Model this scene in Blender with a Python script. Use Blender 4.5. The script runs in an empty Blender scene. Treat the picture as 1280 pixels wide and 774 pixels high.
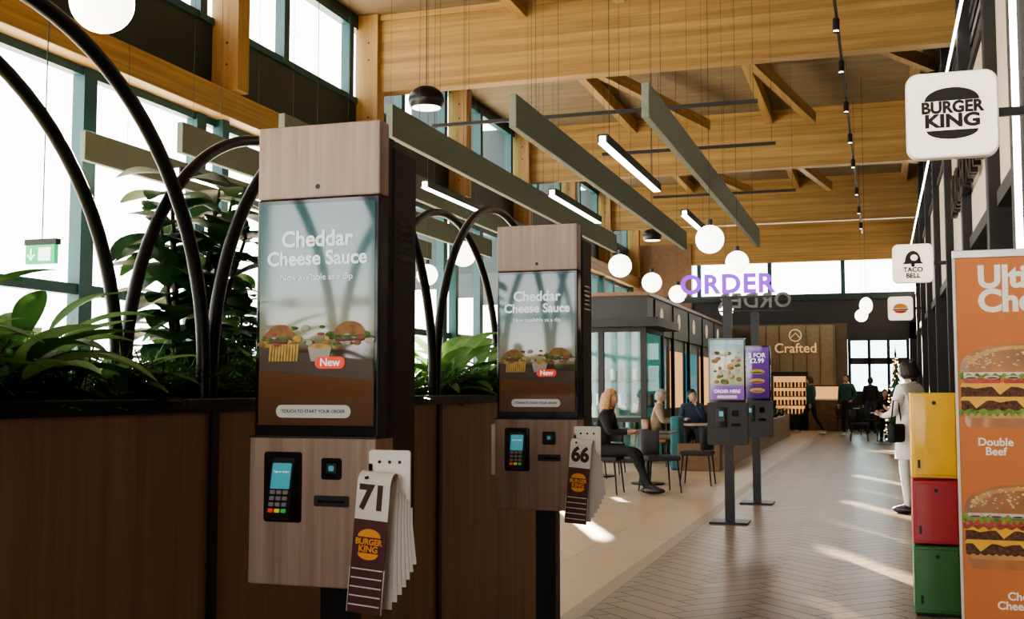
import bpy, bmesh, math, random
from mathutils import Vector, Matrix
random.seed(7)
scene=bpy.context.scene
R=math.radians
# ---------------------------------------------------------------- materials
def _nt(name):
    m=bpy.data.materials.new(name); m.use_nodes=True
    nt=m.node_tree; b=nt.nodes['Principled BSDF']; return m,nt,b
def M(name,col,rough=.5,metal=0,es=0,ecol=None,var=.06,scale=9,bump=0,spec=.5,coat=0,transl=0):
    m,nt,b=_nt(name)
    b.inputs['Roughness'].default_value=rough; b.inputs['Metallic'].default_value=metal
    b.inputs['Specular IOR Level'].default_value=spec
    b.inputs['Coat Weight'].default_value=coat
    tc=nt.nodes.new('ShaderNodeTexCoord'); no=nt.nodes.new('ShaderNodeTexNoise')
    no.inputs['Scale'].default_value=scale; no.inputs['Detail'].default_value=4
    nt.links.new(tc.outputs['Object'],no.inputs['Vector'])
    r=nt.nodes.new('ShaderNodeValToRGB')
    r.color_ramp.elements[0].position=.3; r.color_ramp.elements[1].position=.7
    c=Vector(col[:3])
    r.color_ramp.elements[0].color=(*(c*(1-var)),1); r.color_ramp.elements[1].color=(*[min(1,x*(1+var)) for x in c],1)
    nt.links.new(no.outputs['Fac'],r.inputs['Fac']); nt.links.new(r.outputs['Color'],b.inputs['Base Color'])
    if es: 
        b.inputs['Emission Strength'].default_value=es; b.inputs['Emission Color'].default_value=(*(ecol or col)[:3],1)
    if bump:
        bp=nt.nodes.new('ShaderNodeBump'); bp.inputs['Strength'].default_value=bump; bp.inputs['Distance'].default_value=.01
        nt.links.new(no.outputs['Fac'],bp.inputs['Height']); nt.links.new(bp.outputs['Normal'],b.inputs['Normal'])
    if transl:
        t=nt.nodes.new('ShaderNodeBsdfTranslucent'); nt.links.new(r.outputs['Color'],t.inputs['Color'])
        mx=nt.nodes.new('ShaderNodeMixShader'); mx.inputs[0].default_value=transl
        o=nt.nodes['Material Output']; nt.links.new(b.outputs[0],mx.inputs[1]); nt.links.new(t.outputs[0],mx.inputs[2]); nt.links.new(mx.outputs[0],o.inputs['Surface'])
    return m
def W(name,c1,c2,sc,rough=.5,fine=1.0,spec=.4,lam=0):
    m,nt,b=_nt(name)
    b.inputs['Roughness'].default_value=rough; b.inputs['Specular IOR Level'].default_value=spec
    tc=nt.nodes.new('ShaderNodeTexCoord'); mp=nt.nodes.new('ShaderNodeMapping'); mp.inputs['Scale'].default_value=sc
    nt.links.new(tc.outputs['Object'],mp.inputs['Vector'])
    n1=nt.nodes.new('ShaderNodeTexNoise'); n1.inputs['Scale'].default_value=fine; n1.inputs['Detail'].default_value=6; n1.inputs['Roughness'].default_value=.65
    nt.links.new(mp.outputs['Vector'],n1.inputs['Vector'])
    r=nt.nodes.new('ShaderNodeValToRGB'); e=r.color_ramp.elements
    e[0].position=.32; e[0].color=(*c1,1); e[1].position=.68; e[1].color=(*c2,1)
    nt.links.new(n1.outputs['Fac'],r.inputs['Fac']); out=r.outputs['Color']
    if lam:
        sx=nt.nodes.new('ShaderNodeSeparateXYZ'); nt.links.new(tc.outputs['Object'],sx.inputs['Vector'])
        mu=nt.nodes.new('ShaderNodeMath'); mu.operation='MULTIPLY'; mu.inputs[1].default_value=1/lam; nt.links.new(sx.outputs['Z'],mu.inputs[0])
        fl=nt.nodes.new('ShaderNodeMath'); fl.operation='FLOOR'; nt.links.new(mu.outputs[0],fl.inputs[0])
        wn=nt.nodes.new('ShaderNodeTexWhiteNoise'); wn.noise_dimensions='1D'; nt.links.new(fl.outputs[0],wn.inputs['W'])
        hs=nt.nodes.new('ShaderNodeMapRange'); hs.inputs['To Min'].default_value=.80; hs.inputs['To Max'].default_value=1.1
        nt.links.new(wn.outputs['Value'],hs.inputs['Value'])
        mx=nt.nodes.new('ShaderNodeVectorMath'); mx.operation='SCALE'; nt.links.new(out,mx.inputs[0]); nt.links.new(hs.outputs['Result'],mx.inputs['Scale'])
        out=mx.outputs['Vector']
    nt.links.new(out,b.inputs['Base Color'])
    return m
def RampZ(name,stops,z0,z1,es=.3,rough=.05,spec=.8):
    m,nt,b=_nt(name)
    tc=nt.nodes.new('ShaderNodeTexCoord'); sx=nt.nodes.new('ShaderNodeSeparateXYZ'); nt.links.new(tc.outputs['Object'],sx.inputs['Vector'])
    mr=nt.nodes.new('ShaderNodeMapRange'); mr.inputs['From Min'].default_value=z0; mr.inputs['From Max'].default_value=z1
    nt.links.new(sx.outputs['Z'],mr.inputs['Value'])
    r=nt.nodes.new('ShaderNodeValToRGB'); el=r.color_ramp.elements
    el[0].position=stops[0][0]; el[0].color=(*stops[0][1],1); el[1].position=stops[-1][0]; el[1].color=(*stops[-1][1],1)
    for p,c in stops[1:-1]:
        e=el.new(p); e.color=(*c,1)
    nt.links.new(mr.outputs['Result'],r.inputs['Fac'])
    nt.links.new(r.outputs['Color'],b.inputs['Base Color']); nt.links.new(r.outputs['Color'],b.inputs['Emission Color'])
    b.inputs['Emission Strength'].default_value=es; b.inputs['Roughness'].default_value=rough
    b.inputs['Specular IOR Level'].default_value=spec
    return m
def Glass(name,tint=(1,1,1),gloss=.1):
    m=bpy.data.materials.new(name); m.use_nodes=True; nt=m.node_tree; nt.nodes.clear()
    o=nt.nodes.new('ShaderNodeOutputMaterial'); t=nt.nodes.new('ShaderNodeBsdfTransparent'); g=nt.nodes.new('ShaderNodeBsdfGlossy')
    t.inputs['Color'].default_value=(*tint,1); g.inputs['Roughness'].default_value=.03
    mx=nt.nodes.new('ShaderNodeMixShader'); mx.inputs[0].default_value=gloss
    nt.links.new(t.outputs[0],mx.inputs[1]); nt.links.new(g.outputs[0],mx.inputs[2]); nt.links.new(mx.outputs[0],o.inputs['Surface'])
    return m
BLACK=M('black_metal',(.012,.012,.013),.35,.4,var=.1)
BLACKM=M('black_matte',(.014,.014,.016),.6)
GLOSSB=M('black_gloss',(.006,.006,.008),.08,spec=.7)
TEAL=M('teal_frame',(.007,.058,.066),.5)
TEALD=M('dark_teal_panel',(.008,.022,.026),.5)
WHITE=M('white_plastic',(.78,.77,.74),.4)
CREAM=M('cream_light',(.9,.82,.68),.5,es=.2,ecol=(1,.8,.55))
GLOBE=M('globe_glow',(1,.95,.85),.4,es=6.5,ecol=(1,.92,.80),var=0)
LED=M('led_glow',(1,.95,.85),.4,es=14,ecol=(1,.93,.82),var=0)
BEAM=W('glulam_timber',(.25,.145,.047),(.40,.25,.088),(.35,6,9),.55,1.6,lam=.045)
BEAMY=W('glulam_timber_long',(.25,.145,.047),(.40,.25,.088),(6,.35,9),.55,1.6,lam=.045)
COLW=W('timber_column_wood',(.25,.14,.05),(.38,.23,.085),(7,7,.4),.55,1.6)
ROOF=W('roof_board',(.12,.085,.045),(.19,.14,.08),(.5,3,3),.7,1.5)
BOOTHW=W('booth_wood',(.13,.07,.035),(.2,.115,.06),(5,.5,5),.5,1.5)
KW=W('kiosk_laminate',(.26,.185,.148),(.41,.31,.255),(28,28,.8),.4,1.3)
PW=W('planter_laminate',(.21,.122,.075),(.34,.215,.138),(16,16,.6),.42,1.3)
FIN=M('fin_felt',(.15,.175,.14),.85,var=.1,scale=30)
GLASS=Glass('window_glass',(.98,.99,.99),.015)
TGLASS=Glass('teal_glass',(.55,.8,.8),.1)
GREEND=M('leaf_dark',(.02,.07,.025),.4,var=.35,scale=6,transl=.25)
GREENM=M('leaf_mid',(.075,.19,.045),.45,var=.3,scale=8,transl=.4)
GREENL=M('leaf_light',(.24,.42,.15),.45,var=.25,scale=8,transl=.4)
STEM=M('stem',(.05,.035,.02),.7)
SOIL=M('soil',(.02,.014,.01),.95,var=.4,scale=40,bump=.5)
# ---------------------------------------------------------------- builder
class B:
    def __init__(s,name): s.n=name; s.v=[]; s.f=[]; s.m=[]; s.sm=[]; s.mats=[]
    def mi(s,m):
        if m not in s.mats: s.mats.append(m)
        return s.mats.index(m)
    def add(s,vs,fs,m,smooth=False,T=None):
        o=len(s.v); 
        for v in vs:
            v=Vector(v); s.v.append(tuple(T@v if T else v))
        k=s.mi(m)
        for f in fs: s.f.append([i+o for i in f]); s.m.append(k); s.sm.append(smooth)
    def box(s,a,b,m,bev=0,T=None):
        x0,y0,z0=a; x1,y1,z1=b
        if bev<=0:
            vs=[(x0,y0,z0),(x1,y0,z0),(x1,y1,z0),(x0,y1,z0),(x0,y0,z1),(x1,y0,z1),(x1,y1,z1),(x0,y1,z1)]
            s.add(vs,[(0,3,2,1),(4,5,6,7),(0,1,5,4),(1,2,6,5),(2,3,7,6),(3,0,4,7)],m,False,T)
        else:
            bm=bmesh.new(); bmesh.ops.create_cube(bm,size=1)
            bmesh.ops.scale(bm,vec=(abs(x1-x0),abs(y1-y0),abs(z1-z0)),verts=bm.verts)
            bmesh.ops.translate(bm,vec=((x0+x1)/2,(y0+y1)/2,(z0+z1)/2),verts=bm.verts)
            bmesh.ops.bevel(bm,geom=bm.edges[:],offset=bev,segments=2,affect='EDGES',profile=.5)
            s.bm(bm,m,False,T)
    def bm(s,bm,m,smooth=False,T=None):
        bm.verts.index_update()
        s.add([v.co.copy() for v in bm.verts],[[v.index for v in f.verts] for f in bm.faces],m,smooth,T); bm.free()
    def ell(s,c,r,m,seg=20,ring=12,T=None,z0=-1,z1=1):
        if not hasattr(r,'__len__'): r=(r,r,r)
        vs=[];fs=[]
        a0=math.asin(z0);a1=math.asin(z1)
        for i in range(ring+1):
            t=a0+(a1-a0)*i/ring
            for j in range(seg):
                p=2*math.pi*j/seg
                vs.append((c[0]+r[0]*math.cos(t)*math.cos(p),c[1]+r[1]*math.cos(t)*math.sin(p),c[2]+r[2]*math.sin(t)))
        for i in range(ring):
            for j in range(seg):
                fs.append((i*seg+j,i*seg+(j+1)%seg,(i+1)*seg+(j+1)%seg,(i+1)*seg+j))
        s.add(vs,fs,m,True,T)
    def tube(s,path,r,m,n=10,T=None,smooth=True,caps=True):
        P=[Vector(p) for p in path]; k=len(P)
        rs=r if hasattr(r,'__len__') else [r]*k
        vs=[];fs=[]; up=None
        for i,p in enumerate(P):
            d=(P[min(i+1,k-1)]-P[max(i-1,0)]).normalized()
            if up is None:
                up=d.orthogonal().normalized()
            up=(up-d*up.dot(d)).normalized(); sd=d.cross(up)
            for j in range(n):
                a=2*math.pi*j/n; vs.append(p+(up*math.cos(a)+sd*math.sin(a))*rs[i])
        for i in range(k-1):
            for j in range(n): fs.append((i*n+j,i*n+(j+1)%n,(i+1)*n+(j+1)%n,(i+1)*n+j))
        s.add(vs,fs,m,smooth,T)
        if caps: s.add(vs[:n][::-1],[list(range(n))],m,False,T); s.add(vs[-n:],[list(range(n))],m,False,T)
    def cyl(s,p0,p1,r,m,n=20,T=None,r2=None): s.tube([p0,p1],[r,r if r2 is None else r2],m,n,T)
    def prism(s,pts,y0,y1,m,T=None):
        n=len(pts); vs=[(x,y0,z) for x,z in pts]+[(x,y1,z) for x,z in pts]
        fs=[list(range(n)),list(range(n,2*n))[::-1]]+[(i,i+n,(i+1)%n+n,(i+1)%n) for i in range(n)]
        s.add(vs,fs,m,False,T)
    def rrect(s,x0,z0,x1,z1,rad,y0,y1,m,T=None,n=6):
        pts=[]
        for cx,cz,a in ((x1-rad,z1-rad,0),(x0+rad,z1-rad,90),(x0+rad,z0+rad,180),(x1-rad,z0+rad,270)):
            for i in range(n+1):
                t=R(a+90*i/n); pts.append((cx+rad*math.cos(t),cz+rad*math.sin(t)))
        s.prism(pts,y0,y1,m,T)
    def text(s,txt,size,m,T,ext=.001,bold=0,align='CENTER',wx=1.0,sp=1.0):
        cu=bpy.data.curves.new('t','FONT'); cu.body=txt; cu.size=size; cu.extrude=ext; cu.offset=bold; cu.align_x=align; cu.align_y='CENTER'
        cu.space_line=.85; cu.resolution_u=4; cu.space_character=sp
        ob=bpy.data.objects.new('t',cu); scene.collection.objects.link(ob)
        dg=bpy.context.evaluated_depsgraph_get(); me=ob.evaluated_get(dg).to_mesh()
        S=Matrix.Diagonal((wx,1,1,1))
        s.add([S@v.co.copy() for v in me.vertices],[list(p.vertices) for p in me.polygons],m,False,T)
        ob.evaluated_get(dg).to_mesh_clear(); bpy.data.objects.remove(ob); bpy.data.curves.remove(cu)
    def ftext(s,txt,size,m,x,y,z,T=None,**k):
        A=Matrix.Translation((x,y,z))@Matrix.Rotation(R(90),4,'X')
        s.text(txt,size,m,(T@A) if T else A,**k)
    def mesh(s):
        me=bpy.data.meshes.new(s.n); me.from_pydata(s.v,[],s.f)
        for m in s.mats: me.materials.append(m)
        me.polygons.foreach_set('material_index',s.m); me.polygons.foreach_set('use_smooth',s.sm)
        me.update(); return me
    def build(s,loc=(0,0,0),rz=0):
        ob=bpy.data.objects.new(s.n,s.mesh()); scene.collection.objects.link(ob)
        ob.location=loc; ob.rotation_euler=(0,0,rz); return ob
def inst(me,name,loc,rz=0,sc=1):
    ob=bpy.data.objects.new(name,me); scene.collection.objects.link(ob); ob.location=loc; ob.rotation_euler=(0,0,rz)
    ob.scale=(sc,sc,sc) if not hasattr(sc,'__len__') else sc
    return ob
# ---------------------------------------------------------------- camera
cam=bpy.data.cameras.new('camera'); co=bpy.data.objects.new('camera',cam); scene.collection.objects.link(co)
co.location=(0,0,1.35); co.rotation_euler=(R(90+4.05),0,R(18.03)); cam.sensor_width=36; cam.lens=39.74; cam.clip_end=400
scene.camera=co
# ---------------------------------------------------------------- world & sun
w=bpy.data.worlds.new('sky'); scene.world=w; w.use_nodes=True
bg=w.node_tree.nodes['Background']; bg.inputs[0].default_value=(1,.99,.965,1); bg.inputs[1].default_value=9.0
def sun(az,el,st,ang=.55,col=(1,.84,.62)):
    L=bpy.data.lights.new('sun','SUN'); L.energy=st; L.angle=R(ang); L.color=col
    o=bpy.data.objects.new('sun',L); scene.collection.objects.link(o); o.location=(-20,40,20)
    d=Vector((math.sin(az)*math.cos(el),math.cos(az)*math.cos(el),math.sin(el)))
    o.rotation_euler=d.to_track_quat('Z','Y').to_euler()
sun(R(-23.5),R(17.6),125)
# ---------------------------------------------------------------- room
XL,XR,YB,YF,HR=-8.5,1.15,-8.7,40.0,7.8
m,nt,b=_nt('floor_beige_tile')
tc=nt.nodes.new('ShaderNodeTexCoord'); br=nt.nodes.new('ShaderNodeTexBrick'); br.offset=0
br.inputs['Scale'].default_value=1; br.inputs['Brick Width'].default_value=1.2; br.inputs['Row Height'].default_value=.6; br.inputs['Mortar Size'].default_value=.006
br.inputs['Color1'].default_value=(.37,.27,.18,1); br.inputs['Color2'].default_value=(.41,.305,.205,1); br.inputs['Mortar'].default_value=(.22,.165,.12,1)
nt.links.new(tc.outputs['Object'],br.inputs['Vector']); nt.links.new(br.outputs['Color'],b.inputs['Base Color']); b.inputs['Roughness'].default_value=.36
FT=m
fl=B('floor'); fl.box((XL-.3,YB-.3,-.1),(XR+3,YF+.3,0),FT); fl.build()
m,nt,b=_nt('floor_herringbone_plank'); at=nt.nodes.new('ShaderNodeAttribute'); at.attribute_name='pc'
no=nt.nodes.new('ShaderNodeTexNoise'); no.inputs['Scale'].default_value=14; no.inputs['Detail'].default_value=5
mx=nt.nodes.new('ShaderNodeMix'); mx.data_type='RGBA'; mx.blend_type='MULTIPLY'; mx.inputs[0].default_value=.25
tc=nt.nodes.new('ShaderNodeTexCoord'); nt.links.new(tc.outputs['Object'],no.inputs['Vector'])
nt.links.new(at.outputs['Color'],mx.inputs[6]); nt.links.new(no.outputs['Fac'],mx.inputs[7]); nt.links.new(mx.outputs[2],b.inputs['Base Color'])
b.inputs['Roughness'].default_value=.30
HB=m
bm=bmesh.new(); cl=bm.loops.layers.float_color.new('pc'); n=4; wd=.15
def plank(x0,y0,x1,y1):
    g=.03; c,s_=math.cos(R(45)),math.sin(R(45))
    cx,cy=(x0+x1)/2*wd,(y0+y1)/2*wd; X=c*cx-s_*cy-.3; Y=s_*cx+c*cy+18
    if X<-2.2 or X>1.7 or Y<-2 or Y>40.4: return
    vs=[]
    for px,py in ((x0+g,y0+g),(x1-g,y0+g),(x1-g,y1-g),(x0+g,y1-g)):
        px*=wd;py*=wd; vs.append(bm.verts.new((c*px-s_*py-.3,s_*px+c*py+18,.004)))
    f=bm.faces.new(vs); k=random.uniform(.80,1.12); col=(.255*k,.186*k,.126*k,1)
    for l in f.loops: l[cl]=col
for k in range(-170,171):
    for mm in range(-22,23):
        x=k+2*n*mm
        plank(x,k,x+n,k+1); plank(x+n,k-n+1,x+n+1,k+1)
for co_,no_ in (((-1.72,0,0),(-1,0,0)),((XR+.3,0,0),(1,0,0)),((0,YF,0),(0,1,0))):
    bmesh.ops.bisect_plane(bm,geom=bm.verts[:]+bm.edges[:]+bm.faces[:],plane_co=co_,plane_no=no_,clear_outer=True)
me=bpy.data.meshes.new('floor_herringbone'); bm.to_mesh(me); bm.free(); me.materials.append(HB)
inst(me,'floor_herringbone',(0,0,0))
g=B('floor_border'); g.box((-1.84,-2,0),(-1.72,YF,.005),M('border_tile',(.25,.185,.13),.4)); g.box((-1.72,-2,0),(XR+.3,YF,.002),M('grout',(.08,.06,.045),.6)); g.build()
c=B('ceiling'); c.box((XL-.45,YB-.3,HR),(XR+.6,YF+.3,HR+.2),ROOF)  # slab runs past the left wall: unseen eave added to trim the sun
c.build()
for y in (-.3,8.6,17.5,26.4,35.2):
    q=B('roof_beam'); q.box((XL+.02,y,6.45),(XR+.2,y+.28,7.7),BEAM,.01)
    q.box((XL+.02,y-.03,7.7),(XR+.2,y+.31,7.8),BEAM); q.build()
for x in (-5.6,-2.4,.7):
    q=B('roof_purlin'); q.box((x,YB,7.5),(x+.16,YF,7.79),BEAMY); q.build()
for y in (8.9,17.8,26.7):
    for x0,x1,d0,d1 in ((-5.0,-3.6,1.5,6.5),(-2.2,-1.3,1.5,6.5),(-.6,1.0,.4,5.4)):
        q=B('roof_brace'); a=Vector((x0,y+d0+1,7.38)); b_=Vector((x1,y+d1+1.0,7.3)) if x0!=-.6 else Vector((x1,y+4,7.3))
        d=(b_-a); L=d.length; T=Matrix.Translation(a)@d.to_track_quat('Y','Z').to_matrix().to_4x4()
        q.box((-.08,0,-.12),(.08,L,.12),BEAMY,0,T); q.build()
cols=[13.3+4.4*k for k in range(-5,7)]
q=B('wall_left'); 
q.box((XL-.15,YB,5.35),(XL+.02,YF,6.25),TEALD); q.box((XL-.15,YB,7.65),(XL+.05,YF,7.8),TEALD); q.box((XL-.15,YB,0),(XL+.05,YF,.25),TEALD)
q.build()
q=B('trim_ledger_beam'); q.box((XL,YB,4.98),(XL+.3,YF,5.35),BEAMY,.01); q.build()
for i in range(len(cols)):
    q=B('timber_column'); y=cols[i]-.16
    q.box((XL,y-.16,5.35),(XL+.42,y+.13,7.8),COLW,.01)
    q.box((XL,y-.08,0),(XL+.16,y+.08,4.98),TEAL)
    for z in (5.7,6.0,7.0,7.3): q.cyl((XL+.25,y-.165,z),(XL+.25,y-.155,z),.018,BLACKM,8)
    q.build()
for i in range(len(cols)-1):
    y0,y1=cols[i],cols[i+1]
    q=B('window_%d'%(i+1))
    for y in (y0+1.6,y0+3.8):
        q.box((XL-.09,y-.11,.25),(XL+.07,y+.11,4.98),TEAL); q.box((XL-.09,y-.08,6.25),(XL+.07,y+.08,7.65),TEAL)
        if y0>17: q.box((XL-.70,y-.03,3.4),(XL-.1,y+.03,7.7),TEALD)  # added outside fins, not window parts: they cut the sun into narrow streaks
    for z in (.25,2.4,4.88): q.box((XL-.07,y0,z),(XL+.05,y1,z+.12),TEAL)
    for z in (6.25,7.55): q.box((XL-.07,y0,z),(XL+.05,y1,z+.1),TEAL)
    q.add([(XL-.02,y0,.25),(XL-.02,y1,.25),(XL-.02,y1,4.98),(XL-.02,y0,4.98)],[(0,1,2,3)],GLASS)
    q.add([(XL-.02,y0,6.25),(XL-.02,y1,6.25),(XL-.02,y1,7.65),(XL-.02,y0,7.65)],[(0,1,2,3)],GLASS)
    q.build()
q=B('wall_rear'); q.box((XL-.15,YB-.15,5.0),(XR+.6,YB,7.8),COLW); q.box((XL-.15,YB-.15,0),(XR+.6,YB,.3),TEALD); q.build()
q=B('window_20')
for i in range(6):
    x=XL+i*(XR+.3-XL)/5; q.box((x-.1,YB-.1,.3),(x+.1,YB+.06,5.0),TEAL)
q.box((XL,YB-.1,2.5),(XR+.5,YB+.05,2.62),TEAL)
q.add([(XL,YB-.05,.3),(XR+.4,YB-.05,.3),(XR+.4,YB-.05,5),(XL,YB-.05,5)],[(0,1,2,3)],GLASS); q.build()
FW=M('far_wall_plaster',(.11,.09,.065),.8,var=.12,scale=3); DK=M('dark_panel',(.02,.022,.024),.6)
FWL=M('far_wall_tan',(.26,.205,.14),.7,var=.12)
q=B('wall_far'); 
q.box((XL-.15,YF,0),(-1.05,YF+.2,3.6),FW); q.box((-1.05,YF,3.05),(XR+.6,YF+.2,4.55),DK); q.box((.95,YF,0),(XR+.6,YF+.2,3.6),DK)
q.box((XL-.15,YF,3.6),(-1.05,YF+.2,4.55),DK); q.box((XL-.15,YF,5.75),(XR+.6,YF+.2,7.8),BEAM)
q.box((XL-.15,YF-.1,3.5),(-6.3,YF+.2,6.5),BOOTHW)
q.box((-4.2,YF-.12,.0),(-1.45,YF,3.55),FWL); q.box((XL,YF-.15,4.4),(XR,YF-.01,4.62),TEALD)
for k in range(7): q.box((-4.2+k*.45,YF-.14,0),(-4.18+k*.45,YF-.12,3.55),FW)
q.build()
q=B('window_30')
for i in range(5): 
    x=XL+i*2.45; q.box((x-.07,YF,4.62),(x+.07,YF+.15,5.75),TEAL)
q.add([(XL,YF+.1,4.62),(XR+.5,YF+.1,4.62),(XR+.5,YF+.1,5.75),(XL,YF+.1,5.75)],[(0,1,2,3)],GLASS); q.build()
q=B('door_1')
for x in (-.99,-.35,.27,.89): q.box((x-.05,YF+.02,0),(x+.05,YF+.12,3.0),BLACKM)
q.box((-1.04,YF+.02,2.2),(.94,YF+.12,2.42),BLACKM); q.box((-1.04,YF+.02,0),(.94,YF+.12,1.3),BLACKM); q.box((-1.04,YF+.02,3.0),(.94,YF+.12,3.05),BLACKM)
q.add([(-1,YF+.06,1.3),(.9,YF+.06,1.3),(.9,YF+.06,3.0),(-1,YF+.06,3.0)],[(0,1,2,3)],TGLASS); q.build()
q=B('wall_sign_lettering'); q.ftext('Crafted',.46,M('warm_lit_letters',(.6,.45,.25),.5,es=.5,ecol=(1,.7,.35)),-2.75,YF-.18,2.75,ext=.02,bold=.004)
ring=[(-2.75+.2*math.cos(t*math.pi/12),YF-.18,3.2+.2*math.sin(t*math.pi/12)) for t in range(25)]
q.tube(ring,.018,q.mats[0],8); q.tube([(-2.9,YF-.18,3.12),(-2.75,YF-.18,3.28),(-2.6,YF-.18,3.12)],.015,q.mats[0],8); q.build()
q=B('display_shelf'); WARM=M('warm_shelf_glow',(.5,.28,.10),.6,es=1.1,ecol=(1,.52,.2))
q.box((-3.5,YF-.6,0),(-2.4,YF-.15,.5),DK); q.box((-3.5,YF-.2,.5),(-2.4,YF-.15,1.8),WARM); q.box((-3.55,YF-.6,1.8),(-2.35,YF-.15,1.95),DK)
for sx in (-3.55,-2.4): q.box((sx,YF-.6,.5),(sx+.05,YF-.15,1.8),DK)
for z in (.5,.8,1.1,1.4):
    q.box((-3.5,YF-.6,z),(-2.4,YF-.2,z+.03),COLW)
    for k in range(9): q.cyl((-3.42+k*.12,YF-.5,z+.03),(-3.42+k*.12,YF-.5,z+.2),.04,[BOOTHW,M('bottle%d'%k,(.5,.2,.05),.4),GREENM][k%3],10)
q.build()
q=B('service_counter'); q.box((-2.3,YF-1.2,0),(-1.2,YF-.5,1.0),BOOTHW,.01); q.box((-2.35,YF-1.25,1.0),(-1.15,YF-.45,1.05),WHITE); q.box((-2.25,YF-1.1,1.05),(-1.25,YF-.7,1.45),WARM); q.box((-2.3,YF-1.15,1.45),(-1.2,YF-.65,1.49),BLACKM); q.build()
BEI=M('beige_cladding',(.58,.50,.41),.6); BRN=M('shop_brown',(.06,.035,.022),.5)
q=B('wall_right'); q.box((XR+.45,YB,0),(XR+.6,YF,7.8),BRN)
q.box((XR+.02,7,3.3),(XR+.45,YF,5.3),BEI); q.box((XR-.02,7,3.15),(XR+.45,YF,3.3),BLACKM); q.box((XR-.02,7,5.3),(XR+.45,YF,5.4),BLACKM)
for k in range(10): q.box((XR+.05,7,5.6+k*.2),(XR+.2,YF,5.7+k*.2),DK)
for i,y in enumerate((7.4,9.75,12.0,15.6,19.4,23.4,27.4,31.4,35.4)):
    q.box((XR-.1,y,0),(XR+.45,y+.22,7.7),BLACKM,.01)
q.box((XR-.02,14,0),(XR+.42,YF-1,1.05),BOOTHW,.01); q.box((XR-.08,14,1.05),(XR+.44,YF-1,1.1),BLACKM)
for k in range(6): q.box((XR+.36,15+k*4,2.2),(XR+.42,17.6+k*4,2.9),CREAM)
q.build()
q=B('led_strip_light'); q.box((XR-.14,7,6.0),(XR-.11,YF-1,6.03),LED); q.build()
q=B('led_strip_light'); q.box((XR-.10,9.7,2.3),(XR-.05,9.74,6.6),LED); q.build()
q=B('fascia_lettering'); T=Matrix.Translation((XR-.04,12.9,4.1))@Matrix.Rotation(R(-90),4,'Z')@Matrix.Rotation(R(90),4,'X')
q.text('BURGER KING',.75,BLACK,T@Matrix.Translation((0,0,.03)),ext=.04,bold=.02,align='RIGHT'); q.build()
q=B('exterior_ground'); q.box((-120,-80,-.3),(XL-.4,160,-.12),M('pavement',(.85,.85,.83),.9)); q.box((XL-.4,YF+.4,-.3),(80,160,-.12),q.mats[0]); q.box((XL-.4,-80,-.3),(80,YB-.4,-.12),q.mats[0]); q.build()
CARM=[M('car_paint_%d'%i,c_,.3,.1) for i,c_ in enumerate(((.8,.8,.82),(.6,.64,.7),(.85,.85,.85)))]; CG=M('car_glass',(.5,.55,.58),.2)
def car(x,y,mt):
    q=B('parked_car'); prof=[(-2.1,.35),(2.1,.35),(2.15,.75),(1.9,.9),(1.1,.98),(.5,1.42),(-1.0,1.45),(-1.7,1.0),(-2.15,.9)]
    q.prism(prof,-.85,.85,mt); q.prism([(.95,.98),(.47,1.36),(-.95,1.39),(-1.5,1.0)],-.86,.86,CG)
    for wx_ in (-1.35,1.35):
        for s in (-.87,.65): q.cyl((wx_,s,.33),(wx_,s+.22,.33),.33,BLACKM,18)
    q.build((x,y,-.12),R(90))
for i,(x,y) in enumerate(((-24,12),(-24,20),(-26,27),(-30,36),(-22,3))): car(x,y,CARM[i%3])
def portal(loc,rot,sx,sy):
    L=bpy.data.lights.new('window_daylight','AREA'); L.shape='RECTANGLE'; L.size=sx; L.size_y=sy; L.cycles.is_portal=True
    o=bpy.data.objects.new('window_daylight',L); scene.collection.objects.link(o); o.location=loc; o.rotation_euler=rot
portal((XL-.1,(YB+YF)/2,2.6),(0,R(-90),0),4.8,YF-YB)
portal((XL-.1,(YB+YF)/2,6.95),(0,R(-90),0),1.4,YF-YB)
portal(((XL+XR)/2,YB-.1,2.6),(R(90),0,R(180)),10,4.8)
# ---------------------------------------------------------------- planter & arches
PX=-1.85; PB=-2.36; posts=[2.87+1.77*k for k in range(-3,3)]
q=B('planter'); y0,y1=posts[0],posts[-1]
q.box((PX-.03,y0,.08),(PX,y1,1.29),PW); q.box((PB,y0,.08),(PB+.03,y1,1.29),PW); q.box((PB,y1-.03,.08),(PX,y1,1.29),PW); q.box((PB,y0,.08),(PX,y0+.03,1.29),PW)
q.box((PB+.03,y0,.0),(PX-.03,y1,.08),BLACKM); q.box((PB+.03,y0+.03,1.0),(PX-.03,y1-.03,1.24),SOIL)
q.box((PX-.05,y0,1.285),(PX+.012,y1,1.325),BLACK,.004); q.box((PB-.012,y0,1.285),(PB+.05,y1,1.325),BLACK,.004); q.box((PB,y1-.05,1.285),(PX+.012,y1+.012,1.325),BLACK,.004); q.box((PB,y0-.01,1.285),(PX+.012,y0+.05,1.325),BLACK,.004)
for y in posts: q.box((PX-.01,y-.018,0),(PX+.012,y+.018,1.3),BLACK)
q.build()
for x in (PX-.02,-2.17):
    for i in range(len(posts)-1):
        a,bb=posts[i],posts[i+1]; rr=(bb-a)/2; cy=(a+bb)/2
        q=B('planter_arch'); pth=[(x,a+.02,1.24),(x,a+.02,1.40)]+[(x,cy-(rr-.02)*math.cos(math.pi*t/40),1.40+(rr-.01)*math.sin(math.pi*t/40)) for t in range(1,40)]+[(x,bb-.02,1.40),(x,bb-.02,1.24)]
        q.tube(pth,.02,BLACK,14); q.build()
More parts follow.
